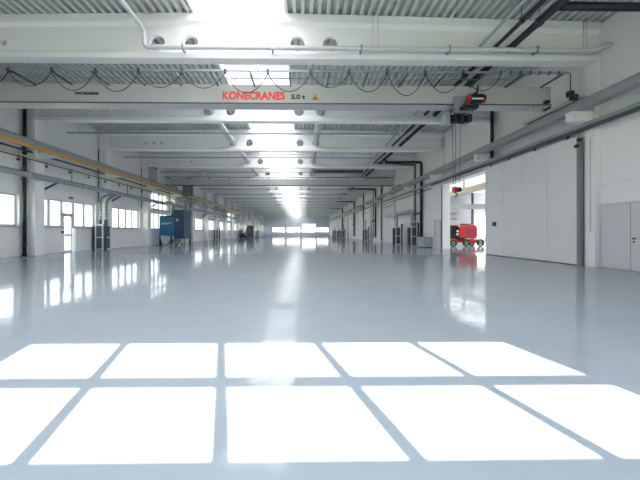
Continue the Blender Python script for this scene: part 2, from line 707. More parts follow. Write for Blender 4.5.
# left wall with its strip of windows
SILL, HEAD = 1.55, 3.22
MARG = 0.55
bays = []
yy0 = Y0 - 2 * BAY
for k in range(-2, NB - 1):
    bays.append((Y0 + BAY * k + MARG, Y0 + BAY * (k + 1) - MARG, k))
TALL = (3, 8)
wl = MB()
t0, t1 = XL - 0.3, XL
prev = YREAR - 0.3
DOORBAY = 1
for a, c, k in bays:
    if k < 0:
        continue
    wl.box(t0, t1, prev, a, 0, 9.3)
    top = HEAD
    wl.box(t0, t1, a, c, HEAD, 3.55)
    if k in TALL:
        wl.box(t0, t1, a, c, 5.25, 9.3)
    else:
        wl.box(t0, t1, a, c, 3.55, 9.3)
    if k == DOORBAY:
        w = (c - a) / 5
        wl.box(t0, t1, a, a + 2 * w, 0, SILL)
        wl.box(t0, t1, a + 3 * w, c, 0, SILL)
    else:
        wl.box(t0, t1, a, c, 0, SILL)
    prev = c
wl.box(t0, t1, prev, YFAR + 0.3, 0, 9.3)
struct(wl.build('wall_left', M['wall_left']), 'long white wall with the strip of windows', 'wall')


def strip_window(n, a, c, z0, z1, label, skip=None, xf=XL - 0.22):
    root = struct(thing('window_%d' % n, label, 'window', (XL, (a + c) / 2, z0)))
    fr, gl = MB(), MB()
    N = 5
    w = (c - a) / N
    fw = 0.10
    fr.box(xf - 0.04, xf + 0.05, a, c, z1 - fw, z1)
    for i in range(N + 1):
        y = a + i * w
        lo = max(a, y - fw)
        hi = min(c, y + fw)
        fr.box(xf - 0.04, xf + 0.05, lo, hi, z0, z1 - fw)
    for i in range(N):
        if i == skip:
            continue
        fr.box(xf - 0.04, xf + 0.05, a + i * w + fw, a + (i + 1) * w - fw, z0, z0 + fw)
    for i in range(N):
        ya, yb = a + i * w + (0 if i == 0 else 0.0) + fw, a + (i + 1) * w - fw
        zlo = z0 + fw if i != skip else 2.45
        gl.face([(xf, ya, zlo), (xf, yb, zlo), (xf, yb, z1 - fw), (xf, ya, z1 - fw)])
    fr.build('window_frame', M['frame'], root)
    gl.build('pane', M['glass'], root, fix=False)
    sl = MB()
    for ya, yb in ([(a, c)] if skip is None else [(a, a + skip * w), (a + (skip + 1) * w, c)]):
        sl.box(xf + 0.05, XL + 0.05, ya, yb, z0 - 0.05, z0)
    sl.build('window_sill', M['frame_grey'], root)
    return root


n = 1
for a, c, k in bays:
    if k < 0:
        continue
    strip_window(n, a, c, SILL, HEAD, 'strip window of five panes in the window wall, %s bay from the camera' % ORD[k], 2 if k == DOORBAY else None)
    n += 1
for k in TALL:
    a, c = bays[k + 2][0], bays[k + 2][1]
    strip_window(n, a, c, 3.55, 5.25, 'upper window of five panes above the strip window, %s bay from the camera' % ORD[k], None)
    n += 1

# glazed door in the window wall
a, c = bays[DOORBAY + 2][0], bays[DOORBAY + 2][1]
w = (c - a) / 5
da, db = a + 2 * w + 0.10, a + 3 * w - 0.10
xf = XL - 0.22
dr = struct(thing('door_1', 'white framed glass door between the strip windows under the green exit sign', 'door', (XL, (da + db) / 2, 0)))
b = MB()
b.box(xf - 0.04, xf + 0.06, da, da + 0.09, 0, 2.36).box(xf - 0.04, xf + 0.06, db - 0.09, db, 0, 2.36)
for z0, z1 in ((0, 0.12), (0.98, 1.14), (2.24, 2.45)):
    b.box(xf - 0.04, xf + 0.06, da + 0.09 if z1 < 2.4 else da, db - 0.09 if z1 < 2.4 else db, z0, z1)
b.build('door_frame', M['frame'], dr)
b = MB()
for z0, z1 in ((0.12, 0.98), (1.14, 2.24)):
    b.face([(xf, da + 0.09, z0), (xf, db - 0.09, z0), (xf, db - 0.09, z1), (xf, da + 0.09, z1)])
b.build('pane', M['glass'], dr, fix=False)
b = MB().cyl((xf + 0.06, db - 0.05, 1.06), (xf + 0.12, db - 0.05, 1.06), 0.012, 8).cyl((xf + 0.12, db - 0.06, 1.06), (xf + 0.12, db - 0.19, 1.06), 0.012, 8)
b.build('door_handle', M['dark'], dr)

# right wall with the gate opening
OP0, OP1, OPZ = 17.15, 23.15, 4.77
TW = 0.57
b = MB()
b.box(XR, XR + TW, YREAR - 0.3, OP0, 0, 9.3)
b.box(XR, XR + TW, OP0, OP1, OPZ, 9.3)
b.box(XR, XR + TW, OP1, YFAR + 0.3, 0, 9.3)
struct(b.build('wall_right', M['wall']), 'long white panelled wall with the gate opening', 'wall')

# far end wall
FW = [(-11.3, -6.6, 1.4, 3.1, 5), (-5.8, -0.7, 1.4, 3.25, 5), (0.0, 5.2, 1.4, 4.5, 5), (5.6, 10.1, 1.4, 3.1, 4)]
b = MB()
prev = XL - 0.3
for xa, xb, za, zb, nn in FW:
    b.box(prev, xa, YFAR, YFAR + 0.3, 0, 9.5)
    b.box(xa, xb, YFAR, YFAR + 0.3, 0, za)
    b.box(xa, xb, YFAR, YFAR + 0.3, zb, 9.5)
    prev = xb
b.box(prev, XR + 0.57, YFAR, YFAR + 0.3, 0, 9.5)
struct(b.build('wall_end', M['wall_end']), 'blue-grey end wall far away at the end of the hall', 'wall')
FL = ['low far window nearest the window wall in the end wall', 'second low window from the window wall in the far end wall',
      'tall middle window in the far end wall', 'low far window nearest the gate wall in the end wall']


def end_window(nr, yc, xa, xb, za, zb, nn, rows, label, fw=0.09, tw=None):
    root = struct(thing('window_%d' % nr, label, 'window', ((xa + xb) / 2, yc, za)))
    fr, gl = MB(), MB()
    tw = tw or fw
    w = (xb - xa) / nn
    h = (zb - za) / rows
    for i in range(nn + 1):
        x = xa + i * w
        fr.box(max(xa, x - fw / 2), min(xb, x + fw / 2), yc - 0.04, yc + 0.04, za, zb)
    for j in range(rows + 1):
        z = za + j * h
        for i in range(nn):
            x0 = max(xa, xa + i * w + (fw / 2))
            x1 = xa + (i + 1) * w - fw / 2
            fr.box(x0, x1, yc - 0.04, yc + 0.04, max(za, z - tw / 2), min(zb, z + tw / 2))
    gl.face([(xa, yc, za), (xb, yc, za), (xb, yc, zb), (xa, yc, zb)])
    fr.build('window_frame', M['frame'], root)
    gl.build('pane', M['glass'], root, fix=False)
    return root


for (xa, xb, za, zb, nn), lb in zip(FW, FL):
    end_window(n, YFAR + 0.15, xa, xb, za, zb, nn, 2 if zb > 4 else 1, lb)
    n += 1

# wall behind the camera; middle window throws sun patches, outer two added for light
RZ0, RZ1 = 2.075, 3.90
RWS = [(-9.4, -4.2, 'unseen window added for extra light behind the camera on the window wall side'), (-1.96, 3.34, 'window of ten panes behind the camera that throws the sun patches'),
       (5.2, 10.0, 'unseen window added for extra light behind the camera on the gate wall side')]
b = MB()
prev = XL - 0.3
for xa, xb, lb in RWS:
    b.box(prev, xa, YREAR - 0.1, YREAR, 0, 9.5)
    b.box(xa, xb, YREAR - 0.1, YREAR, 0, RZ0)
    b.box(xa, xb, YREAR - 0.1, YREAR, RZ1, 9.5)
    prev = xb
b.box(prev, XR + 0.57, YREAR - 0.1, YREAR, 0, 9.5)
struct(b.build('wall_rear', M['rear']), 'white wall behind the camera with three windows, two of them added for light', 'wall')
for xa, xb, lb in RWS:
    end_window(n, YREAR - 0.05, xa, xb, RZ0, RZ1, 5, 2, lb, 0.085, 0.11)
    n += 1

# ------------------------------------------------------------------ doors of the right wall
d2 = struct(thing('door_2', 'light grey double leaf steel door beside the sliding gate', 'door', (XR, 10.0, 0)))
MB().box(XR - 0.05, XR, 8.770, 10.810, 2.17, 2.23).box(XR - 0.05, XR, 10.750, 10.810, 0, 2.17).box(XR - 0.05, XR, 8.710, 8.770, 0, 2.23).build('door_frame', M['door'], d2)
MB().box(XR - 0.035, XR, 9.800, 10.750, 0.012, 2.165).build('door_leaf', M['door'], d2, 0.006)
lf = MB().box(XR - 0.035, XR, 8.770, 9.785, 0.012, 2.165).build('door_leaf', M['door'], d2, 0.006)
b = MB().box(XR - 0.045, XR - 0.035, 9.660, 9.720, 1.0, 1.06).box(XR - 0.045, XR - 0.035, 9.660, 9.720, 0.9, 0.95)
b.cyl((XR - 0.04, 9.690, 1.03), (XR - 0.09, 9.690, 1.03), 0.012, 8).cyl((XR - 0.09, 9.700, 1.03), (XR - 0.09, 9.570, 1.03), 0.012, 8)
tag(b.build('door_handle', M['black'], lf), 'black lever handle')

d3 = struct(thing('door_3', 'narrow grey single door beyond the gate opening', 'door', (XR, 23.8, 0)))
MB().box(XR - 0.05, XR, 23.37, 23.43, 0, 2.15).box(XR - 0.05, XR, 24.50, 24.56, 0, 2.15).box(XR - 0.05, XR, 23.37, 24.56, 2.15, 2.21).build('door_frame', M['frame_grey'], d3)
lf = MB().box(XR - 0.03, XR, 23.43, 24.50, 0.012, 2.15).build('door_leaf', M['door'], d3)
MB().cyl((XR - 0.03, 24.2, 1.05), (XR - 0.08, 24.2, 1.05), 0.012, 8).cyl((XR - 0.08, 24.2, 1.05), (XR - 0.08, 24.07, 1.05), 0.012, 8).build('door_handle', M['black'], lf)

# big sliding gate
GX0, GX1 = XR - 0.27, XR - 0.21
g = thing('sliding_gate', 'large white sliding gate leaf pushed open beside the opening', 'gate', (XR - 0.24, 14.3, 0.02))
edges = [11.42, 12.88, 14.34, 15.80, 17.27]
for a, c in zip(edges[:-1], edges[1:]):
    MB().box(GX0, GX1, a + 0.006, c - 0.006, 0.03, 4.82).build('gate_panel', M['gate'], g, 0.006)
b = MB()
for e in edges[1:-1]:
    b.box(GX0 + 0.012, GX1 - 0.005, e - 0.0055, e + 0.0055, 0.03, 4.82)
b.build('panel_seam', M['seam'], g)
b = MB().box(GX0 + 0.005, GX1 - 0.005, edges[0], edges[-1], 0.004, 0.03)
b.build('bottom_seal', M['black'], g)
b = MB()
for e in (11.9, 13.6, 15.3, 16.8):
    b.box(GX0 + 0.02, GX1 - 0.02, e - 0.06, e + 0.06, 4.82, 5.02)
    b.cyl((GX0 - 0.0, e, 4.96), (GX1, e, 4.96), 0.05, 12)
b.build('roller_hanger', M['dark'], g)
tag(MB().box(GX0 - 0.07, GX0, 16.30, 16.52, 1.56, 1.78).build('switch_box', M['dark'], g), 'small dark grey switch box on the gate')
tag(MB().box(GX0 - 0.01, GX0, 17.12, 17.2, 0.95, 1.15).build('gate_handle', M['frame_grey'], g), 'grey recessed gate handle')

t = thing('gate_track', 'blue-grey track box the sliding gate hangs from', 'gate track', (XR - 0.2, 15, 4.95))
MB().box(XR - 0.36, XR - 0.205, 4.0, 24.4, 5.04, 5.17).build('track_cover', M['steel'], t)
MB().box(XR - 0.36, XR - 0.30, 4.0, 24.4, 4.91, 5.04).build('track_lip', M['dark'], t)
p = thing('gate_post', 'green-grey steel guide post at the edge of the sliding gate', 'post', (XR - 0.28, 11.32, 0))
MB().box(XR - 0.34, XR - 0.20, 11.27, 11.40, 0, 4.72).build('post', M['post'], p)
MB().box(XR - 0.44, XR - 0.34, 11.30, 11.40, 4.35, 4.47).cyl((XR - 0.40, 11.28, 4.62), (XR - 0.30, 11.28, 4.62), 0.06).build('roller_bracket', M['black'], p)
b = MB().tube(rounded([(XR - 0.22, 10.98, 4.6), (XR - 0.22, 10.98, 1.25)], 0.1), 0.012, 8)
tag(b.build('cable_conduit', M['pale']), 'thin pale conduit running down the pilaster beside the gate post', 'conduit')

# ------------------------------------------------------------------ neighbouring hall beyond the gate
X2, Y2 = 30.0, 60.0
b = MB().box(XR + TW, X2 + 0.3, Y2, Y2 + 0.3, 0, 9.0)
struct(b.build('wall_annex_end', M['wall_left']), 'white end wall of the neighbouring hall', 'wall')
struct(MB().box(XR + TW, X2 + 0.3, 4.7, 5.0, 0, 9.0).build('wall_annex_front', M['wall_left']), 'near wall of the neighbouring hall', 'wall')
b = MB()
WA = [(42.0, 46.5, 0.4, 4.6), (48.0, 53.6, 0.4, 4.6), (26, 40, 1.5, 4.6), (8, 24, 1.5, 4.6)]
prev = 4.7
for a, c, z0, z1 in sorted(WA):
    b.box(X2, X2 + 0.3, prev, a, 0, 9.0)
    b.box(X2, X2 + 0.3, a, c, 0, z0)
    b.box(X2, X2 + 0.3, a, c, z1, 9.0)
    prev = c
b.box(X2, X2 + 0.3, prev, Y2, 0, 9.0)
struct(b.build('wall_annex_side', M['wall_left']), 'white side wall of the neighbouring hall with tall windows', 'wall')
nn = n + 1
for i, (a, c, z0, z1) in enumerate(WA):
    root = struct(thing('window_%d' % nn, '%s tall window in the side wall of the neighbouring hall' % ORD[i], 'window', (X2, (a + c) / 2, z0)))
    nn += 1
    fr = MB()
    m_ = max(3, round((c - a) / 1.3))
    for q in range(m_ + 1):
        yq = a + (c - a) * q / m_
        fr.box(X2 + 0.1, X2 + 0.18, max(a, yq - 0.05), min(c, yq + 0.05), z0, z1)
    for zq in (z0, (z0 + z1) / 2 + 0.4, z1 - 0.08):
        fr.box(X2 + 0.105, X2 + 0.175, a, c, zq, zq + 0.08)
    fr.build('window_frame', M['frame'], root)
    MB().face([(X2 + 0.14, a, z0), (X2 + 0.14, c, z0), (X2 + 0.14, c, z1), (X2 + 0.14, a, z1)]).build('pane', M['glass'], root, fix=False)
struct(MB().box(XR + TW, X2 + 0.3, 4.7, Y2 + 0.3, 8.7, 8.9).build('ceiling_annex', M['curb']), 'white ceiling of the neighbouring hall', 'ceiling')
for i, yk in enumerate((12.0, 18.0, 24.0, 30.0, 36.0, 42.0, 48.0)):
    struct(MB().box(XR + TW, X2, yk - 0.15, yk + 0.15, 7.4, 8.5).build('ceiling_beam', M['concrete']), '%s roof beam of the neighbouring hall' % ORD[i], 'roof beam', 'neighbouring hall roof beams')
c2 = MB().box(X2 - 0.3, X2, 54.0, 54.25, 0, 8.7)
struct(c2.build('column', M['dark']), 'dark grey column beside the tall windows of the neighbouring hall', 'column')
o = MB().box(18.6, 19.1, 8, Y2, 5.72, 6.35).build('crane_runway', M['creamsteel'])
tag(o, 'cream steel runway beam in the neighbouring hall, seen through the gate opening', 'crane runway')
b = MB()
for yk in (12.0, 24.0, 36.0, 48.0):
    b.box(18.75, 18.95, yk - 0.08, yk + 0.08, 6.35, 7.4)
b.build('hanger', M['creamsteel'], o)
o = MB().box(XR + TW + 0.2, X2, 46.2, 46.7, 4.75, 5.5)
tag(o.build('crane_bridge', M['runway']), 'grey crane bridge crossing the neighbouring hall, seen through the gate opening', 'crane')
for i, (z, yv) in enumerate(((4.9, 59.7), (3.9, 59.75))):
    o = MB().cyl((XR + TW + 0.1, yv, z), (X2 - 0.1, yv, z), 0.09, 10)
    tag(o.build('wall_pipe', M['steel']), '%s grey pipe along the end wall of the neighbouring hall' % ('upper', 'lower')[i], 'pipe', 'pipes on the neighbouring end wall')

# red lift machine in the neighbouring hall
lift = thing('boom_lift', 'red and black wheeled boom lift standing beyond the gate opening', 'lift', (14.42, 27.9, 0))
LX, LY = 14.42, 27.9
MB().box(LX - 1.15, LX + 1.35, LY - 0.42, LY + 0.42, 0.34, 0.62).box(LX + 0.25, LX + 1.2, LY - 0.6, LY - 0.42, 0.30, 0.58).build('chassis', M['red'], lift, 0.03)
for wx, wy in ((-1.12, -0.72), (0.0, -0.78), (1.28, -0.72), (-1.12, 0.72), (1.28, 0.72)):
    wv = MB()
    prof = [(0.22, -0.12), (0.29, -0.13), (0.32, -0.08), (0.32, 0.08), (0.29, 0.13), (0.22, 0.12)]
    N = 20
    P = [[(LX + wx + r * math.cos(2 * PI * q / N), LY + wy + t_, 0.32 + r * math.sin(2 * PI * q / N)) for q in range(N)] for r, t_ in prof]
    for a in range(6):
        e = (a + 1) % 6
        for q in range(N):
            w = (q + 1) % N
            wv.face([P[a][q], P[a][w], P[e][w], P[e][q]], True)
    wo = wv.build('wheel', M['tyre'], lift)
    MB().cyl((LX + wx, LY + wy - 0.09, 0.32), (LX + wx, LY + wy + 0.09, 0.32), 0.15, 18).cyl((LX + wx, LY + wy - 0.12, 0.32), (LX + wx, LY + wy + 0.12, 0.32), 0.08, 12).build('wheel_hub', M['hub'], wo)
MB().cyl((LX - 0.1, LY, 0.62), (LX - 0.1, LY, 0.76), 0.42, 24).build('turntable', M['dark'], lift)
b = MB().prism([(LX - 0.52, 0.74), (LX + 0.98, 0.68), (LX + 1.10, 0.95), (LX + 1.08, 1.70), (LX + 0.92, 1.90), (LX - 0.36, 1.86), (LX - 0.52, 1.72)], 'Y', LY - 0.62, LY + 0.62)
b.build('engine_cover', M['red'], lift, 0.05)
b = MB().box(LX - 1.28, LX - 0.53, LY - 0.55, LY + 0.55, 0.66, 0.82)
for px in (-1.25, -0.95, -0.6):
    b.box(LX + px - 0.04, LX + px + 0.04, LY - 0.5, LY - 0.42, 0.82, 1.72)
b.box(LX - 1.28, LX - 0.53, LY - 0.38, LY + 0.55, 0.82, 1.80)
b.build('counterweight', M['black'], lift, 0.015)
b = MB()
for q in range(6):
    b.box(LX + 0.1, LX + 0.75, LY - 0.635, LY - 0.619, 1.05 + q * 0.09, 1.09 + q * 0.09)
b.build('cooling_vent', M['dark'], lift)
MB().box(LX + 0.9, LX + 0.94, LY - 0.63, LY - 0.619, 0.78, 1.75).build('cover_seam', M['black'], lift)
MB().box(LX - 1.3, LX - 0.5, LY - 0.58, LY + 0.58, 1.80, 1.88).build('top_rail', M['red'], lift)
tag(MB().box(LX - 0.74, LX - 0.56, LY - 0.56, LY - 0.505, 0.98, 1.14).box(LX - 0.74, LX - 0.56, LY - 0.56, LY - 0.505, 1.26, 1.42).build('control_label', M['white'], lift), 'white control plates')
MB().bar((LX - 0.05, LY + 0.1, 1.94), (LX + 0.75, LY + 0.1, 1.94), 0.3, 0.16).box(LX - 0.05, LX + 0.15, LY, LY + 0.2, 1.84, 1.9).build('boom', M['dark'], lift)

# ------------------------------------------------------------------ crane runways
for nm, x, s, lb in (('crane_runway', XL + 1.2, 1, 'grey crane runway beam with an orange conductor rail along the window wall'),
                     ('crane_runway', XR - 0.68, -1, 'grey crane runway beam along the gate wall above the sliding gate')):
    r = thing(nm, lb, 'crane runway', (x, 5, 5.52))
    b = MB().prism([(x - 0.16, 5.52), (x + 0.16, 5.52), (x + 0.16, 5.56), (x + 0.12, 5.58), (x + 0.12, 5.77), (x + 0.16, 5.79), (x + 0.16, 5.83), (x - 0.16, 5.83),
                    (x - 0.16, 5.79), (x - 0.12, 5.77), (x - 0.12, 5.58), (x - 0.16, 5.56)], 'Y', 3.0, YFAR - 1)
    b.build('runway_beam', M['runway'], r)
    MB().box(x - 0.035, x + 0.035, 3.0, YFAR - 1, 5.83, 5.89).build('rail', M['dark'], r)
    if s == 1:
        tag(MB().box(x + 0.17, x + 0.23, 3.0, YFAR - 1, 5.36, 5.52).build('conductor_rail', M['orange'], r), 'orange conductor rail')
        b = MB()
        y = 8.0
        while y < 80:
            b.box(x + 0.08, x + 0.17, y - 0.03, y + 0.03, 5.40, 5.53)
            y += 3.0
        b.build('rail_bracket', M['dark'], r)

# ------------------------------------------------------------------ the overhead crane
CY = 11.75                       # front face of the bridge beam
cr = thing('overhead_crane', 'light grey overhead crane bridge with red lettering spanning the hall', 'crane', (RIDGE, CY + 0.3, 6.0))
CX0, CX1 = XL + 0.85, 9.50
b = MB().box(CX0, CX1, CY, CY + 0.5, 6.09, 6.80)
b.build('bridge_beam', M['crane'], cr, 0.01)
MB().box(CX0, CX1, CY - 0.04, CY + 0.54, 6.062, 6.09).build('bottom_flange', M['crane'], cr)
tag(MB().box(CX0, CX1, CY - 0.052, CY - 0.04, 6.055, 6.10).build('edge_strip', M['dark'], cr), 'dark edge strip')
for x in (XL + 1.2, XR - 0.68):
    e = MB().box(x - 0.14, x + 0.14, CY - 0.95, CY + 1.75, 5.93, 6.043).build('end_carriage', M['crane'], cr, 0.01)
    for dy in (-0.75, 1.5):
        MB().cyl((x - 0.06, CY + dy, 5.99), (x + 0.06, CY + dy, 5.99), 0.10, 18).build('wheel', M['dark'], e)
b = MB()
for x, z in ((8.75, 5.98), (8.95, 5.93), (9.1, 6.0), (8.95, 6.02)):
    b.cyl((x, CY - 0.02, z), (x, CY + 0.05, z), 0.03, 10)
b.box(8.7, 9.15, CY + 0.05, CY + 0.1, 5.9, 6.045)
b.build('bolt_plate', M['crane'], cr)
MB().box(9.50, 9.58, CY + 0.1, CY + 0.4, 6.0, 6.3).box(9.2, 9.34, CY - 0.16, CY - 0.005, 6.10, 6.22).build('buffer', M['black'], cr)


def text(body, x, z, size, m, parent, y, name, label, xw=None, thick=0.004):
    cu = bpy.data.curves.new(name, 'FONT')
    cu.body = body
    cu.size = size
    cu.extrude = thick
    cu.offset = 0.012 * size / 0.3
    tmp = bpy.data.objects.new(name + '_outline', cu)
    COL.objects.link(tmp)
    bpy.context.view_layer.update()
    me = bpy.data.meshes.new_from_object(tmp.evaluated_get(bpy.context.evaluated_depsgraph_get()))
    bpy.data.objects.remove(tmp)
    me.materials.clear()
    me.materials.append(m)
    o = bpy.data.objects.new(name, me)
    COL.objects.link(o)
    o.parent = parent
    off = parent.location if parent.parent is None else parent.parent.location
    o.location = Vector((x, y, z)) - off
    o.rotation_euler = (PI / 2, 0, 0)
    bpy.context.view_layer.update()
    if xw:
        w0 = o.dimensions.x
        o.scale = (xw / w0, 1, 1)
    o['label'] = label
    return o


def wx(px, Y):          # x of a picture column on a plane across the hall
    t_ = (px - 306.1) / 311
    a = 0.0131
    return Y * math.tan(math.atan(t_) + a)


text('KONECRANES', wx(222.3, CY), 6.245, 0.40, M['redtext'], cr, CY - 0.006, 'lettering', 'red lettering', wx(284.6, CY) - wx(222.3, CY))
text('5.0 t', wx(291, CY), 6.27, 0.23, M['black'], cr, CY - 0.006, 'lettering', 'black load figures', wx(305, CY) - wx(291, CY))
text('WWW.KONECRANES.COM', wx(75, CY), 6.385, 0.14, M['black'], cr, CY - 0.006, 'lettering', 'tiny black lettering', wx(98.5, CY) - wx(75, CY))
x = wx(315, CY)
w_ = MB().prism([(x - 0.125, 6.26), (x + 0.125, 6.26), (x, 6.48)], 'Y', CY - 0.008, CY).build('warning_sign', M['yellow'], cr)
b = MB().prism([(x - 0.05, 6.285), (x + 0.05, 6.285), (x + 0.05, 6.31), (x + 0.015, 6.33), (x + 0.02, 6.40), (x - 0.02, 6.40), (x - 0.015, 6.33), (x - 0.05, 6.31)], 'Y', CY - 0.012, CY - 0.008)
for p, q in (((x - 0.125, 6.26), (x + 0.125, 6.26)), ((x + 0.125, 6.26), (x, 6.48)), ((x, 6.48), (x - 0.125, 6.26))):
    b.bar((p[0], CY - 0.010, p[1]), (q[0], CY - 0.010, q[1]), 0.004, 0.022, (0, 1, 0) if p[1] != q[1] else (0, 0, 1))
b.build('pictogram', M['black'], w_)

# festoon rail on arms in front of the bridge, with the hanging cable
FY, FZ = CY - 1.0, 6.80
tag(MB().box(CX0, wx(567, FY), FY - 0.025, FY + 0.025, FZ - 0.03, FZ + 0.03).build('festoon_rail', M['steel'], cr), 'thin grey festoon rail')
MB().cyl((CX0, FY + 0.45, FZ - 0.03), (wx(530, FY), FY + 0.45, FZ - 0.03), 0.018, 8).build('guide_wire', M['steel'], cr)
x = wx(10, FY)
while x > CX0 + 0.2:
    x -= 1.36
k = 0
while x < wx(568, FY):
    MB().bar((x, FY, FZ - 0.045), (x, CY + 0.02, FZ - 0.045), 0.05, 0.05).build('arm', M['dark'], cr)
    x += 1.362
    k += 1
cab = MB()
carr = MB()
x = wx(8.7, FY)
pitchL = wx(52.3, FY) - wx(8.7, FY)
x -= pitchL * 3
xe = wx(466, FY)
i = 0
while x < xe:
    pitch = pitchL if x < wx(300, FY) else pitchL * 0.90
    sag = 0.60 + 0.10 * math.sin(i * 1.7) + (0.06 if x > wx(330, FY) else 0)
    pts = []
    for q in range(13):
        u = q / 12
        pts.append((x + pitch * u, FY - 0.03 + 0.015 * math.sin(i), FZ - 0.08 - sag * (1 - (2 * u - 1) ** 2) ** 0.9))
    cab.tube(pts, 0.014, 6)
    carr.box(x - 0.04, x + 0.04, FY - 0.05, FY + 0.05, FZ - 0.10, FZ + 0.05)
    x += pitch
    i += 1
xk = x
while xk < wx(566, FY):
    carr.box(xk - 0.03, xk + 0.03, FY - 0.045, FY + 0.045, FZ - 0.06, FZ + 0.05)
    xk += 0.34
tag(cab.build('festoon_cable', M['black'], cr), 'black cable hanging in loops')
carr.build('cable_carrier', M['dark'], cr)
xe = wx(570.5, FY)
tag(MB().tube(rounded([(wx(566, FY), FY, FZ), (xe, FY, FZ), (xe, FY, 6.15)], 0.06), 0.014, 6).box(xe - 0.09, xe + 0.07, FY - 0.09, FY + 0.09, 5.98, 6.15)
    .box(xe + 0.09, xe + 0.28, FY + 0.0, FY + 0.16, 5.90, 6.08).build('limit_switch', M['black'], cr), 'black limit switch boxes')

# hoist with ropes and hook block
HX = wx(457, CY)
h = thing('crane_hoist', 'black and red hoist trolley hanging under the crane bridge with its hook lowered', 'hoist', (HX, CY + 0.25, 5.5))
b = MB().box(HX - 0.15, HX + 0.55, CY - 0.14, CY - 0.045, 5.72, 6.35).box(HX - 0.15, HX + 0.55, CY + 0.545, CY + 0.66, 5.72, 6.35).box(HX - 0.15, HX + 0.55, CY - 0.14, CY + 0.66, 5.72, 5.84)
b.build('trolley_frame', M['steel'], h, 0.01)
b = MB()
for wx_ in (0.0, 0.42):
    for yy, ys in ((CY - 0.045, 0.035), (CY + 0.545, -0.035)):
        b.cyl((HX + wx_, yy - 0.0, 6.0), (HX + wx_, yy + ys * 0.2, 6.0), 0.04, 14)
b.build('trolley_wheel', M['dark'], h)
b = MB().cyl((HX - 0.35, CY + 0.1, 5.56), (HX + 0.38, CY + 0.1, 5.56), 0.15, 24)
for q in range(9):
    b.cyl((HX - 0.22 + q * 0.06, CY + 0.1, 5.56), (HX - 0.19 + q * 0.06, CY + 0.1, 5.56), 0.165, 24)
b.build('rope_drum', M['black'], h)
MB().box(HX - 0.45, HX - 0.30, CY - 0.10, CY + 0.3, 5.35, 5.78).box(HX + 0.32, HX + 0.46, CY - 0.10, CY + 0.3, 5.38, 5.78).build('drum_bracket', M['steel'], h, 0.01)
MB().cyl((HX + 0.28, CY - 0.35, 6.16), (HX + 0.74, CY - 0.35, 6.16), 0.17, 20).cyl((HX + 0.74, CY - 0.35, 6.16), (HX + 0.84, CY - 0.35, 6.16), 0.14, 20).prism([(HX + 0.2, 6.1), (HX + 0.62, 6.1), (HX + 0.62, 6.42), (HX + 0.5, 6.42)], 'Y', CY - 0.34, CY - 0.15).build('motor', M['black'], h)
tag(MB().box(HX + 0.30, HX + 0.70, CY - 0.535, CY - 0.49, 6.08, 6.12).build('motor_stripe', M['white'], h), 'white stripe on the motor')
tag(MB().cyl((HX + 0.25, CY - 0.35, 6.16), (HX + 0.28, CY - 0.35, 6.16), 0.172, 20).cyl((HX + 0.72, CY - 0.35, 6.16), (HX + 0.755, CY - 0.35, 6.16), 0.176, 20).build('motor_cap', M['red'], h), 'red motor end rings')
MB().box(HX + 0.02, HX + 0.6, CY - 0.42, CY - 0.16, 5.80, 5.92).box(HX + 0.02, HX + 0.12, CY - 0.3, CY - 0.1, 5.38, 5.62).box(HX + 0.24, HX + 0.40, CY - 0.35, CY - 0.12, 5.33, 5.6).box(HX - 0.2, HX - 0.08, CY - 0.28, CY - 0.08, 5.36, 5.6).build('gearbox', M['black'], h, 0.01)
MB().bar((HX + 0.58, CY - 0.3, 6.30), (HX + 0.64, CY - 0.3, 6.68), 0.05, 0.05).build('current_arm', M['black'], h)
HZ = 2.76
b = MB()
for rx in (-0.13, 0.0, 0.19):
    b.cyl((HX + rx, CY + 0.1, 5.45), (HX + rx * 0.7, CY + 0.1, HZ + 0.25), 0.011, 6)
tag(b.build('rope', M['dark'], h), 'thin hoist ropes')
hb = MB().prism([(HX - 0.11, HZ + 0.22), (HX + 0.03, HZ + 0.22), (HX + 0.05, HZ + 0.10), (HX + 0.02, HZ + 0.0), (HX - 0.10, HZ + 0.0), (HX - 0.13, HZ + 0.10)], 'Y', CY + 0.02, CY + 0.18).build('hook_block', M['red'], h, 0.015)
MB().cyl((HX + 0.12, CY + 0.03, HZ + 0.11), (HX + 0.12, CY + 0.17, HZ + 0.11), 0.09, 20).box(HX + 0.04, HX + 0.12, CY + 0.06, CY + 0.14, HZ + 0.06, HZ + 0.16).build('sheave', M['black'], hb)
pts = [(HX + 0.0, CY + 0.1, HZ + 0.01), (HX + 0.0, CY + 0.1, HZ - 0.03)] + [tuple(p) for p in arc((HX + 0.0, CY + 0.1, HZ - 0.09), 0.06, PI * 0.5, -PI * 0.85, (1, 0, 0), (0, 0, 1), 12)]
MB().tube(pts, 0.024, 8).build('hook', M['black'], hb)

# second crane parked further down the hall
C2 = 32.0
c2r = thing('overhead_crane', 'second grey overhead crane bridge parked further down the hall, without lettering', 'crane', (RIDGE, C2, 6.0))
MB().box(CX0, CX1, C2, C2 + 0.5, 6.09, 6.70).build('bridge_beam', M['crane'], c2r, 0.01)
MB().box(CX0, CX1, C2 - 0.04, C2 + 0.54, 6.066, 6.09).build('bottom_flange', M['dark'], c2r)
for x in (XL + 1.2, XR - 0.68):
    e = MB().box(x - 0.14, x + 0.14, C2 - 0.95, C2 + 1.75, 5.93, 6.06).build('end_carriage', M['runway'], c2r, 0.01)
    for dy in (-0.75, 1.5):
        MB().cyl((x - 0.06, C2 + dy, 5.99), (x + 0.06, C2 + dy, 5.99), 0.10, 18).build('wheel', M['dark'], e)
MB().box(CX0, 9.2, C2 - 0.72, C2 - 0.68, 6.74, 6.80).build('festoon_rail', M['dark'], c2r)
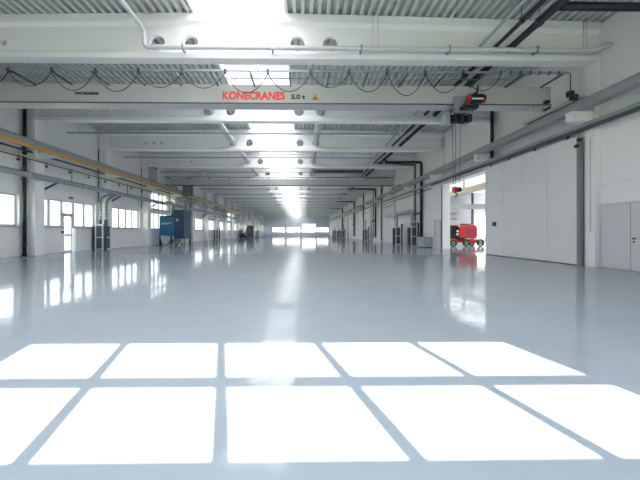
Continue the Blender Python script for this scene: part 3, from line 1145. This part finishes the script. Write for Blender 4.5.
for q in range(12):
    x = CX0 + 0.4 + q * 2.0
    MB().bar((x, C2 - 0.7, 6.72), (x, C2 + 0.02, 6.72), 0.05, 0.05).build('arm', M['dark'], c2r)
ct = thing('cable_tray', 'dark cable tray hanging across under the fourth roof beam', 'cable tray', (3.4, 29.4, 6.9))
MB().box(1.1, 5.75, 29.25, 29.60, 6.86, 7.12).build('tray', M['dark'], ct)
for x in (1.6, 3.4, 5.2):
    MB().cyl((x, 29.42, 7.12), (x, 29.42, deck_z(x)), 0.014, 6).build('hanger_rod', M['dark'], ct)

# ------------------------------------------------------------------ pipes and ducts under the roof
pp = MB().tube(rounded([(-5.28, 3.0, 8.02), (-5.28, 10.2, 8.02), (-5.28, 10.46, 7.98), (-5.28, 10.5, 7.45), (9.95, 10.5, 7.45), (10.2, 10.46, 7.52), (10.49, 10.43, 7.62)], 0.16, 6), 0.075, 14)
o = pp.build('roof_pipe', M['pale'])
tag(o, 'pale pipe dropping from the roof and running along the nearest roof beam', 'pipe')
b = MB()
for x in (-4, -1, 2, 5, 8):
    b.box(x - 0.03, x + 0.03, 10.42, 10.71, 7.36, 7.545)
b.build('pipe_clamp', M['steel'], o)
b = MB()
for x in (2.42, 2.62, 9.72, 9.84):
    b.cyl((x, 10.62, 7.5), (x, 10.62, deck_z(x)), 0.012, 6)
b.build('hanger_rod', M['pale'], o)
for x, lb in ((-5.02, 'silver round duct through the beam openings on the window wall side'), (1.0, 'silver round duct through the beam openings on the gate wall side')):
    o = MB().cyl((x, Y0 + BAY - 0.35, 7.80), (x, YFAR - 0.2, 7.80), 0.19, 20).build('round_duct', M['silver'])
    tag(o, lb, 'duct')
    b = MB()
    y = Y0 + BAY
    while y < YFAR - 2:
        for dy in (1.8, 4.2):
            b.tube([(x, y + dy - 0.03, 7.80), (x, y + dy + 0.03, 7.80)], 0.205, 20)
            b.cyl((x, y + dy, 8.0), (x, y + dy, deck_z(x)), 0.012, 6)
        y += BAY
    b.build('duct_hanger', M['steel'], o)
for x, r, m, lb in ((6.15, 0.05, 'steel', 'thin pale pipe running under the roof beside two black pipes'), (6.70, 0.065, 'navy', 'middle black pipe of three running under the roof'),
                    (7.25, 0.11, 'navy', 'thick black insulated pipe running under the roof near the gate wall')):
    o = MB().cyl((x, 4.0, 7.66), (x, YFAR - 0.2, 7.66), r, 14).build('roof_pipe', M[m])
    tag(o, lb, 'pipe', 'pipes through the roof beams')
    if r > 0.06:
        b = MB()
        y = 9.4
        while y < 60:
            b.tube([(x, y - 0.04, 7.66), (x, y + 0.04, 7.66)], r * 1.25, 14)
            b.cyl((x, y, 7.66 + r), (x, y, deck_z(x)), 0.01, 6)
            y += 3.0
        b.build('pipe_hanger', M['dark'], o)
for i, yb in enumerate((8.75, 26.9, 43.7, 61.2, 79.0)):
    pts = rounded([(7.25, yb, 7.56), (7.25, yb, 7.34), (10.36, yb, 7.34), (10.36, yb, 0.55)] if i else [(7.36, yb, 7.66), (10.36, yb, 7.66), (10.36, yb, 5.4)], 0.2, 5)
    o = MB().tube(pts, 0.11, 12).build('drop_pipe', M['navy'])
    tag(o, '%s thick black pipe dropping down the gate wall, counted from the camera' % ORD[i], 'pipe', 'black drop pipes on the gate wall')
    if i:
        b = MB()
        for z in (1.2, 3.6, 4.4, 6.3):
            b.tube([(10.36, yb, z - 0.04), (10.36, yb, z + 0.04)], 0.13, 12)
        b.build('pipe_clamp', M['dark'], o)
        o2 = MB().tube(rounded([(6.76, yb + 1.5, 7.6), (10.39, yb + 1.5, 7.45), (10.39, yb + 1.5, 0.4)], 0.15, 4), 0.06, 10).build('drop_pipe', M['navy'])
        tag(o2, 'slim black pipe beside the %s thick black drop pipe on the gate wall' % ORD[i], 'pipe', 'slim black drop pipes on the gate wall')
        MB().tube(rounded([(10.36, yb, 3.05), (10.1, yb, 2.86), (10.1, yb + 1.5, 2.86), (10.39, yb + 1.5, 3.0)], 0.12, 4), 0.06, 10).build('link_pipe', M['navy'], o2)

# dark rain pipe on the gate wall and on the window wall
for k, x, y, r, z1, lb in ((1, XR - 0.3, Y0 + 6 - 0.30, 0.085, 8.3, 'navy rain pipe on the gate wall beside the gate opening'),
                           (1, XL + 0.2, 16.42, 0.085, 8.4, 'black rain pipe on the window wall beside the nearest visible column'),
                           (5, XL + 0.2, 40.4, 0.11, 8.4, 'black rain pipe on the window wall behind the blue machine'),
                           (5, XR - 0.1, Y0 + 30 - 0.35, 0.08, 8.3, 'black rain pipe on the gate wall just beyond the first white sectional gate'),
                           (7, XR - 0.1, Y0 + 42 - 0.35, 0.08, 8.3, 'black rain pipe on the gate wall just beyond the second white sectional gate')):
    z0 = 5.25 if (x > 0 and k == 1) else 0.12
    o = MB().cyl((x, y, z0), (x, y, z1), r, 14)
    if x < 0:
        o.cyl((x, y, 0), (x, y, 0.13), r * 1.2, 14)
    o = o.build('rain_pipe', M['navy'])
    tag(o, lb, 'pipe')
    b = MB()
    for z in (0.55, 2.0, 4.6, 6.4, 8.0):
        if z > z0:
            b.tube([(x, y, z - 0.05), (x, y, z + 0.05)], r * 1.22, 14)
    b.build('pipe_clamp', M['dark'], o)
for i, k in enumerate((2, 3, 4, 6, 7)):
    y = Y0 + BAY * k - 0.36
    o = MB().cyl((XL + 0.06, y, 3.4), (XL + 0.06, y, 7.2), 0.025, 8).build('cable_conduit', M['dark'])
    tag(o, 'thin dark conduit on the window wall beside the %s column' % ORD[k], 'conduit', 'conduits on the window wall')

# thin trunking runs across each bay
for k in range(0, 17):
    y = Y0 + BAY * k + 1.75
    if k == 0:
        o = t0_ = thing('trunking_rail', '', 'trunking', (RIDGE, y, 7.2))
        MB().box(XL + 0.75, 5.8, y - 0.035, y + 0.035, 7.11, 7.19).build('rail', M['steel'], o)
        b = MB()
        for x in (-13.2, -9.5, -5.8, 2.4, 5.4):
            b.cyl((x, y, 7.19), (x, y, deck_z(x)), 0.01, 6)
        b.build('hanger_rod', M['steel'], o)
    else:
        o = copy_tree(t0_, (RIDGE, y, 7.2))
    tag(o, '%s thin pale trunking rail hung across the hall, counted from the camera' % ORD[k], 'trunking', 'trunking rails across the hall')

# ------------------------------------------------------------------ window wall: ducts and pipes
d = MB().cyl((XL + 0.75, 6.0, 4.17), (XL + 0.75, 66.0, 4.17), 0.155, 20).build('extraction_duct', M['steel'])
tag(d, 'long grey extraction duct along the window wall above the windows', 'duct')
b = MB()
y = 8.0
while y < 64:
    b.tube([(XL + 0.75, y - 0.025, 4.17), (XL + 0.75, y + 0.025, 4.17)], 0.175, 20)
    y += 2.0
b.build('duct_collar', M['frame_grey'], d)
b = MB()
y = 7.0
while y < 64:
    b.box(XL + 0.72, XL + 0.78, y - 0.02, y + 0.02, 4.325, 5.08)
    y += 6.0
b.build('duct_hanger', M['steel'], d)
for y in (17.85, 24.1, 30.1, 46.0):
    b = MB().tube([(XL + 0.78, y, 4.06), (XL + 0.60, y - 0.1, 3.90), (XL + 0.10, y - 0.3, 3.52)], 0.06, 10)
    b.build('branch_stub', M['dark'], d)
for x, z, r, m, lb in ((XL + 0.62, 5.12, 0.045, 'cream', 'thin cream pipe along the window wall under the crane runway'),
                       (XL + 0.45, 5.45, 0.05, 'dark', 'thin dark pipe along the window wall behind the crane runway'),
                       (XL + 0.72, 4.99, 0.03, 'dark', 'thin dark cable pipe just below the cream pipe')):
    o = MB().cyl((x, 6.0, z), (x, 70.0, z), r, 10).build('wall_pipe', M[m])
    tag(o, lb, 'pipe')
    if m == 'cream':
        b = MB()
        y = 15.6
        while y < 60:
            b.cyl((x, y, z), (x, y, z - 0.22), 0.018, 8)
            b.box(x - 0.05, x + 0.05, y - 0.05, y + 0.05, z - 0.32, z - 0.22)
            y += 1.7
        b.build('tap_valve', M['dark'], o)

o = MB().cyl((XR - 0.31, 24.5, 5.08), (XR - 0.31, 112.0, 5.08), 0.09, 14).build('wall_pipe', M['steel'])
tag(o, 'grey pipe running far along the gate wall in line with the gate track', 'pipe')
o = MB().cyl((XR - 0.25, 24.6, 4.72), (XR - 0.25, 44.0, 4.72), 0.03, 8).build('wall_pipe', M['dark'])
tag(o, 'thin dark pipe below the grey pipe on the gate wall', 'pipe')
tag(MB().box(XR - 0.05, XR - 0.002, 23.17, 23.26, 0, 4.75).build('gate_stop', M['dark']), 'dark upright stop strip at the far edge of the gate opening', 'gate stop')

# green exit sign, red call point
ysg = (da + db) / 2
s = MB().box(XL + 0.002, XL + 0.045, ysg - 0.2, ysg + 0.2, 3.32, 3.50).build('exit_sign', M['white'])
tag(s, 'small green exit sign above the glass door', 'sign')
b = MB().box(XL + 0.045, XL + 0.05, ysg - 0.19, ysg + 0.19, 3.33, 3.49)
tag(b.build('sign_face', M['green'], s), 'green sign face')
yc = da - 0.28
s = MB().box(XL + 0.002, XL + 0.09, yc - 0.07, yc + 0.07, 1.17, 1.32).build('call_point', M['red'])
tag(s, 'small dark red call point beside the glass door', 'call point')
MB().cyl((XL + 0.09, yc, 1.245), (XL + 0.1, yc, 1.245), 0.04, 12).build('button', M['black'], s)


# ------------------------------------------------------------------ extraction units
def intake_unit(xc, yc, side, label, ducts=True, dark='charcoal'):
    """cabinet with a white frame round two dark grilles; side = direction of the wall (-1 window wall)"""
    u = thing('extraction_unit', label, 'extraction unit', (xc, yc, 0), 'extraction units along the walls')
    w, dp, H = 0.24, 0.45, 1.74
    fr = MB()
    for sx in (-1, 1):
        for sy in (-1, 1):
            fr.box(xc + sx * w - 0.035, xc + sx * w + 0.035, yc + sy * dp - 0.035, yc + sy * dp + 0.035, 0, H)
    for z in (0.08, 0.90, H):
        for sy in (-1, 1):
            fr.box(xc - w + 0.035, xc + w - 0.035, yc + sy * dp - 0.035, yc + sy * dp + 0.035, z - 0.04, z)
        for sx in (-1, 1):
            fr.box(xc + sx * w - 0.035, xc + sx * w + 0.035, yc - dp + 0.035, yc + dp - 0.035, z - 0.04, z)
    fr.build('frame', M['white'], u)
    for z0, z1 in ((0.10, 0.84), (0.92, H - 0.06)):
        gr = MB().box(xc - w + 0.036, xc + w - 0.036, yc - dp + 0.01, yc + dp - 0.01, z0, z1)
        q = z0 + 0.08
        while q < z1 - 0.04:
            gr.box(xc - w + 0.05, xc + w - 0.05, yc - dp - 0.012, yc - dp + 0.01, q, q + 0.03)
            q += 0.09
        gr.build('grille', M[dark], u)
    MB().box(xc - w - 0.27, xc - w - 0.05, yc - 0.42, yc - 0.2, 0, 1.66).build('side_panel', M['dark'], u, 0.01)
    MB().box(xc + w + 0.06, xc + w + 0.22, yc - 0.42, yc - 0.3, 0, 2.10).build('side_panel', M['dark'], u, 0.01)
    MB().box(xc - w + 0.05, xc + w - 0.05, yc - dp + 0.1, yc + dp - 0.1, H, H + 0.06).build('top_plate', M['silver'], u)
    if ducts == 'left':
        for dx, dy in ((-0.13, -0.1), (0.12, 0.15)):
            pts = rounded([(xc + dx, yc + dy, H + 0.06), (xc + dx, yc + dy, 3.7 - dy), (xc + 0.2, yc + 1.2 + dy, 4.1), (xc + 0.2, yc + 2.2 + dy, 4.17)], 0.8, 8)
            MB().tube(pts, 0.085, 14).build('flexible_duct', M['steel'], u)
        b = MB()
        for dx, dy in ((-0.13, -0.1), (0.12, 0.15)):
            b.tube([(xc + dx, yc + dy, 2.15), (xc + dx, yc + dy, 2.32)], 0.115, 14).tube([(xc + dx, yc + dy, 2.62), (xc + dx, yc + dy, 2.68)], 0.11, 14)
            b.bar((xc + dx, yc + dy - 0.1, 2.4), (xc + dx + 0.22, yc + dy - 0.1, 2.5), 0.06, 0.06)
        b.build('damper', M['pale'], u)
    elif ducts == 'right':
        for dx, dy, zz in ((-0.1, -0.1, 3.2), (0.16, 0.1, 3.05)):
            pts = rounded([(xc + dx, yc + dy, H + 0.06), (xc + dx, yc + dy, zz), (xc + dx + 0.1, yc + 9.0, zz + 0.05)], 0.7, 8)
            MB().tube(pts, 0.11, 14).build('flexible_duct', M['silver'], u)
        b = MB()
        for dx, dy in ((-0.1, -0.1), (0.16, 0.1)):
            b.tube([(xc + dx, yc + dy, 2.05), (xc + dx, yc + dy, 2.25)], 0.14, 14)
        b.build('damper', M['pale'], u)
    elif ducts == 'stub':
        pts = rounded([(xc, yc, H + 0.06), (xc, yc, 3.0), (xc + 0.6 * side * 0.4, yc + 1.2, 3.1)], 0.5, 6)
        MB().tube(pts, 0.10, 12).build('flexible_duct', M['silver'], u)
    return u


intake_unit(-14.13, 22.3, -1, 'white framed extraction unit with dark grilles beside the glass door windows, ducts curving up', 'left')
intake_unit(9.85, 27.65, 1, 'white framed extraction unit with dark grilles beside the thick black drop pipe', 'right')
intake_unit(9.62, 31.4, 1, 'second extraction unit from the gate opening along the gate wall', 'stub')
intake_unit(-13.9, 51.5, -1, 'dark extraction unit at the window wall beyond the blue machine', 'stub', 'brown')
intake_unit(9.6, 46.8, 1, 'third extraction unit from the gate opening along the gate wall', 'stub', 'brown')
for i, y in enumerate((70.0, 79.0, 90.0)):
    intake_unit(9.3, y, 1, '%s distant dark extraction unit along the gate wall, counted from the camera' % ORD[i], 'stub')
for i, y in enumerate((69.0, 82.0, 95.0)):
    intake_unit(-13.6, y, -1, '%s distant extraction unit along the window wall, counted from the camera' % ORD[i], 'stub')

# distant machines along the window wall
m1 = thing('machine_cabinet', 'tall dark grey machine cabinet with a white lamp head far down the window wall', 'machine', (-12.6, 76.0, 0))
MB().box(-13.3, -11.8, 75.3, 77.0, 0, 2.9).build('cabinet', M['dark'], m1, 0.02)
MB().box(-13.5, -12.3, 75.1, 75.28, 0.9, 2.3).build('control_panel', M['charcoal'], m1)
MB().box(-13.4, -12.4, 75.4, 76.2, 2.9, 4.1).build('exhaust_hood', M['white'], m1, 0.02)
MB().tube(rounded([(-12.9, 75.8, 4.1), (-12.9, 75.8, 6.6), (-12.9, 77.8, 7.0)], 0.5), 0.2, 12).build('exhaust_pipe', M['silver'], m1)
m2 = thing('floor_scrubber', 'low black machine standing on the floor far down the window wall', 'machine', (-12.4, 66.0, 0))
MB().prism([(-13.3, 0.12), (-11.6, 0.12), (-11.6, 0.55), (-12.1, 0.65), (-12.3, 1.05), (-13.2, 1.05)], 'Y', 65.5, 66.4).build('body', M['black'], m2, 0.03)
for x in (-13.0, -11.95):
    MB().cyl((x, 65.45, 0.16), (x, 66.45, 0.16), 0.16, 14).build('wheel', M['tyre'], m2)
MB().tube(rounded([(-13.0, 66.0, 1.05), (-13.2, 66.0, 1.6), (-12.8, 66.0, 1.7)], 0.1), 0.03, 8).build('handle', M['dark'], m2)

# low cabinet next to the grey door
bx = thing('low_cabinet', 'low blue-grey metal cabinet between the extraction unit and the grey door', 'cabinet', (10.0, 25.4, 0))
MB().box(9.86, 10.50, 24.9, 26.4, 0.05, 0.86).build('body', M['box_blue'], bx, 0.015)
for a in (24.94, 25.67):
    MB().box(9.83, 9.858, a, a + 0.70, 0.1, 0.82).build('cabinet_door', M['box_blue'], bx)
MB().box(9.90, 10.46, 24.96, 26.34, 0, 0.05).build('plinth', M['dark'], bx)

# white gates further along the gate wall
for i, (a, c, z1) in enumerate(((35.4, 40.3, 4.3), (47.4, 52.3, 4.3), (65.4, 70.3, 4.3), (71.4, 76.4, 4.3))):
    g2 = struct(thing('door_%d' % (4 + i), '%s white sectional gate along the gate wall beyond the grey door' % ORD[i], 'gate', (XR, (a + c) / 2, 0)))
    MB().box(XR - 0.08, XR, a - 0.12, a, 0, z1 + 0.15).box(XR - 0.08, XR, c, c + 0.12, 0, z1 + 0.15).box(XR - 0.08, XR, a, c, z1, z1 + 0.15).build('door_frame', M['frame_grey'], g2)
    q = 0.01
    while q < z1 - 0.1:
        MB().box(XR - 0.05, XR - 0.002, a, c, q, min(q + 0.595, z1)).build('gate_section', M['gate'], g2, 0.01)
        q += 0.61

# ------------------------------------------------------------------ blue dust filter
BX0, BX1 = -13.97, -12.10
f = thing('dust_filter', 'large blue dust filter machine standing before the windows', 'filter machine', (-12.6, 31.0, 0))
fy0, fy1 = 30.6, 32.6
MB().prism([(BX0, 0.98), (BX1 - 0.35, 0.86), (BX1 - 0.35, 2.72), (BX0, 2.78)], 'Y', fy0, fy1).build('filter_housing', M['blue'], f, 0.03)
MB().box(BX0 - 0.02, BX1 - 0.33, fy0 - 0.03, fy1 + 0.03, 2.79, 2.86).build('roof_panel', M['blue_dark'], f)
MB().box(BX1 - 0.33, BX1 + 0.62, fy0 - 0.25, fy1 - 0.3, 0.62, 3.42).build('fan_tower', M['blue_dark'], f, 0.03)
MB().box(BX1 - 0.10, BX1 + 0.10, fy0 - 0.27, fy0 - 0.252, 2.3, 2.55).build('gauge', M['light_blue'], f)
b = MB()
x = BX1 - 0.25
while x < BX1 + 0.58:
    b.box(x, x + 0.03, fy0 - 0.27, fy0 - 0.251, 0.9, 2.1)
    x += 0.17
b.build('rib', M['blue_dark'], f)
for xc in (BX0 + 0.62, ):
    MB().prism([(xc - 0.5, 0.96), (xc + 0.52, 0.90), (xc + 0.30, 0.28), (xc + 0.1, 0.1), (xc - 0.1, 0.1), (xc - 0.28, 0.34)], 'Y', fy0 + 0.1, fy1 - 0.2).build('hopper', M['hopper'], f, 0.02)
MB().prism([(BX0 + 1.16, 0.88), (BX0 + 1.50, 0.86), (BX0 + 1.42, 0.45), (BX0 + 1.24, 0.45)], 'Y', fy0 + 0.1, fy1 - 0.2).build('hopper', M['hopper'], f, 0.02)
MB().prism([(BX1 + 0.22, 0.61), (BX1 + 0.58, 0.61), (BX1 + 0.48, 0.22), (BX1 + 0.28, 0.22)], 'Y', fy0, fy1 - 0.6).build('hopper', M['hopper'], f, 0.02)
tag(MB().box(BX1 - 0.22, BX1 + 0.18, fy0 - 0.1, fy0 + 0.4, 0.12, 0.60).build('dust_bin', M['brown'], f), 'dark brown dust bin')
for x in (BX0 + 0.05, BX0 + 1.14, BX1 - 0.27, BX1 + 0.54):
    for y in (fy0 + 0.06, fy1 - 0.4):
        MB().box(x - 0.05, x + 0.05, y - 0.05, y + 0.05, 0, 0.98 if x < BX1 - 0.3 else 0.62).build('leg', M['blue_dark'], f)
b = MB().prism([(BX0 - 0.0, 0.05), (BX0 + 0.3, 0.02), (BX0 + 0.05, 0.75)], 'Y', fy0 + 0.02, fy0 + 0.1)
b.build('gusset', M['blue_dark'], f)
b = MB()
xx = BX0 + 0.22
for wd in (0.10, 0.08, 0.10, 0.09, 0.10):
    b.box(xx, xx + wd, fy0 - 0.006, fy0 + 0.001, 2.02, 2.17)
    xx += wd + 0.035
b.prism([(xx, 2.05), (xx + 0.42, 2.19), (xx + 0.42, 2.23), (xx, 2.15)], 'Y', fy0 - 0.006, fy0 + 0.001)
tag(b.build('logo', M['light_blue'], f), 'pale blue logo on the housing')
MB().tube(rounded([(BX1 - 0.9, fy0 + 0.9, 2.86), (BX1 - 0.9, fy0 + 0.9, 4.17), (XL + 0.85, fy0 + 0.9, 4.17)], 0.5, 7), 0.2, 16).build('intake_duct', M['steel'], f)
a1 = thing('air_shaft', 'dark grey square air shaft under the roof, nearer of two above the blue machine', 'air shaft', (-13.72, YK[3], 5.9))
MB().box(-13.95, -13.48, YK[3] - 0.2, YK[3] + 0.2, 5.95, 7.19).build('shaft', M['frame_grey'], a1)
MB().box(-14.0, -13.43, YK[3] - 0.25, YK[3] + 0.25, 7.10, 7.195).build('flange', M['dark'], a1)
a2 = thing('air_shaft', 'dark grey louvred air shaft under the roof, further of two above the blue machine', 'air shaft', (-12.7, YK[4], 5.6))
MB().box(-13.2, -12.2, YK[4] - 0.35, YK[4] + 0.2, 5.3, 7.18).build('shaft', M['dark'], a2)
b = MB()
z = 5.4
while z < 7.1:
    b.prism([(YK[4] - 0.36, z), (YK[4] - 0.42, z - 0.05), (YK[4] - 0.42, z - 0.03), (YK[4] - 0.351, z + 0.03)], 'X', -13.15, -12.25)
    z += 0.14
b.build('louvre', M['frame_grey'], a2)
MB().tube(rounded([(-12.7, YK[4] - 0.1, 5.3), (-12.7, YK[4] - 0.1, 4.2), (-11.95, 31.9, 3.9), (-11.95, 31.9, 3.42)], 0.6, 6), 0.22, 16).build('exhaust_duct', M['steel'], a2)

# ------------------------------------------------------------------ outside: a few houses beyond the window wall
HS = [(-82, 36, 22, 10, 2.6), (-86, 74, 30, 11, 2.9), (-84, 118, 26, 10, 2.6), (-96, 152, 30, 12, 3.0), (-92, 196, 34, 12, 3.0), (-112, 250, 44, 14, 3.6)]
for i, (x, y, ly, lx, hh) in enumerate(HS):
    hs = thing('house', '%s distant pale house with an orange roof outside the windows, counted from the camera' % ORD[i], 'house', (x, y, -0.25), 'distant houses')
    MB().box(x - lx / 2, x + lx / 2, y - ly / 2, y + ly / 2, -0.25, hh).build('house_wall', M['house'], hs)
    MB().prism([(x - lx / 2 - 0.4, hh), (x + lx / 2 + 0.4, hh), (x, hh + 1.8)], 'Y', y - ly / 2 - 0.4, y + ly / 2 + 0.4).build('house_roof', M['roof'], hs)
for i, x in enumerate((-8.0, 3.0)):
    hs = thing('house', '%s pale house with an orange roof outside the far end windows' % ('narrower', 'wider')[i], 'house', (x, 185, -0.25), 'distant houses')
    MB().box(x - 4 - i, x + 4 + i, 180, 190, -0.25, 3.0).build('house_wall', M['house'], hs)
    MB().prism([(x - 4.4 - i, 3.0), (x + 4.4 + i, 3.0), (x + 3.0, 5.4), (x - 3.0, 5.4)], 'Y', 179.6, 190.4).build('house_roof', M['roof'], hs)
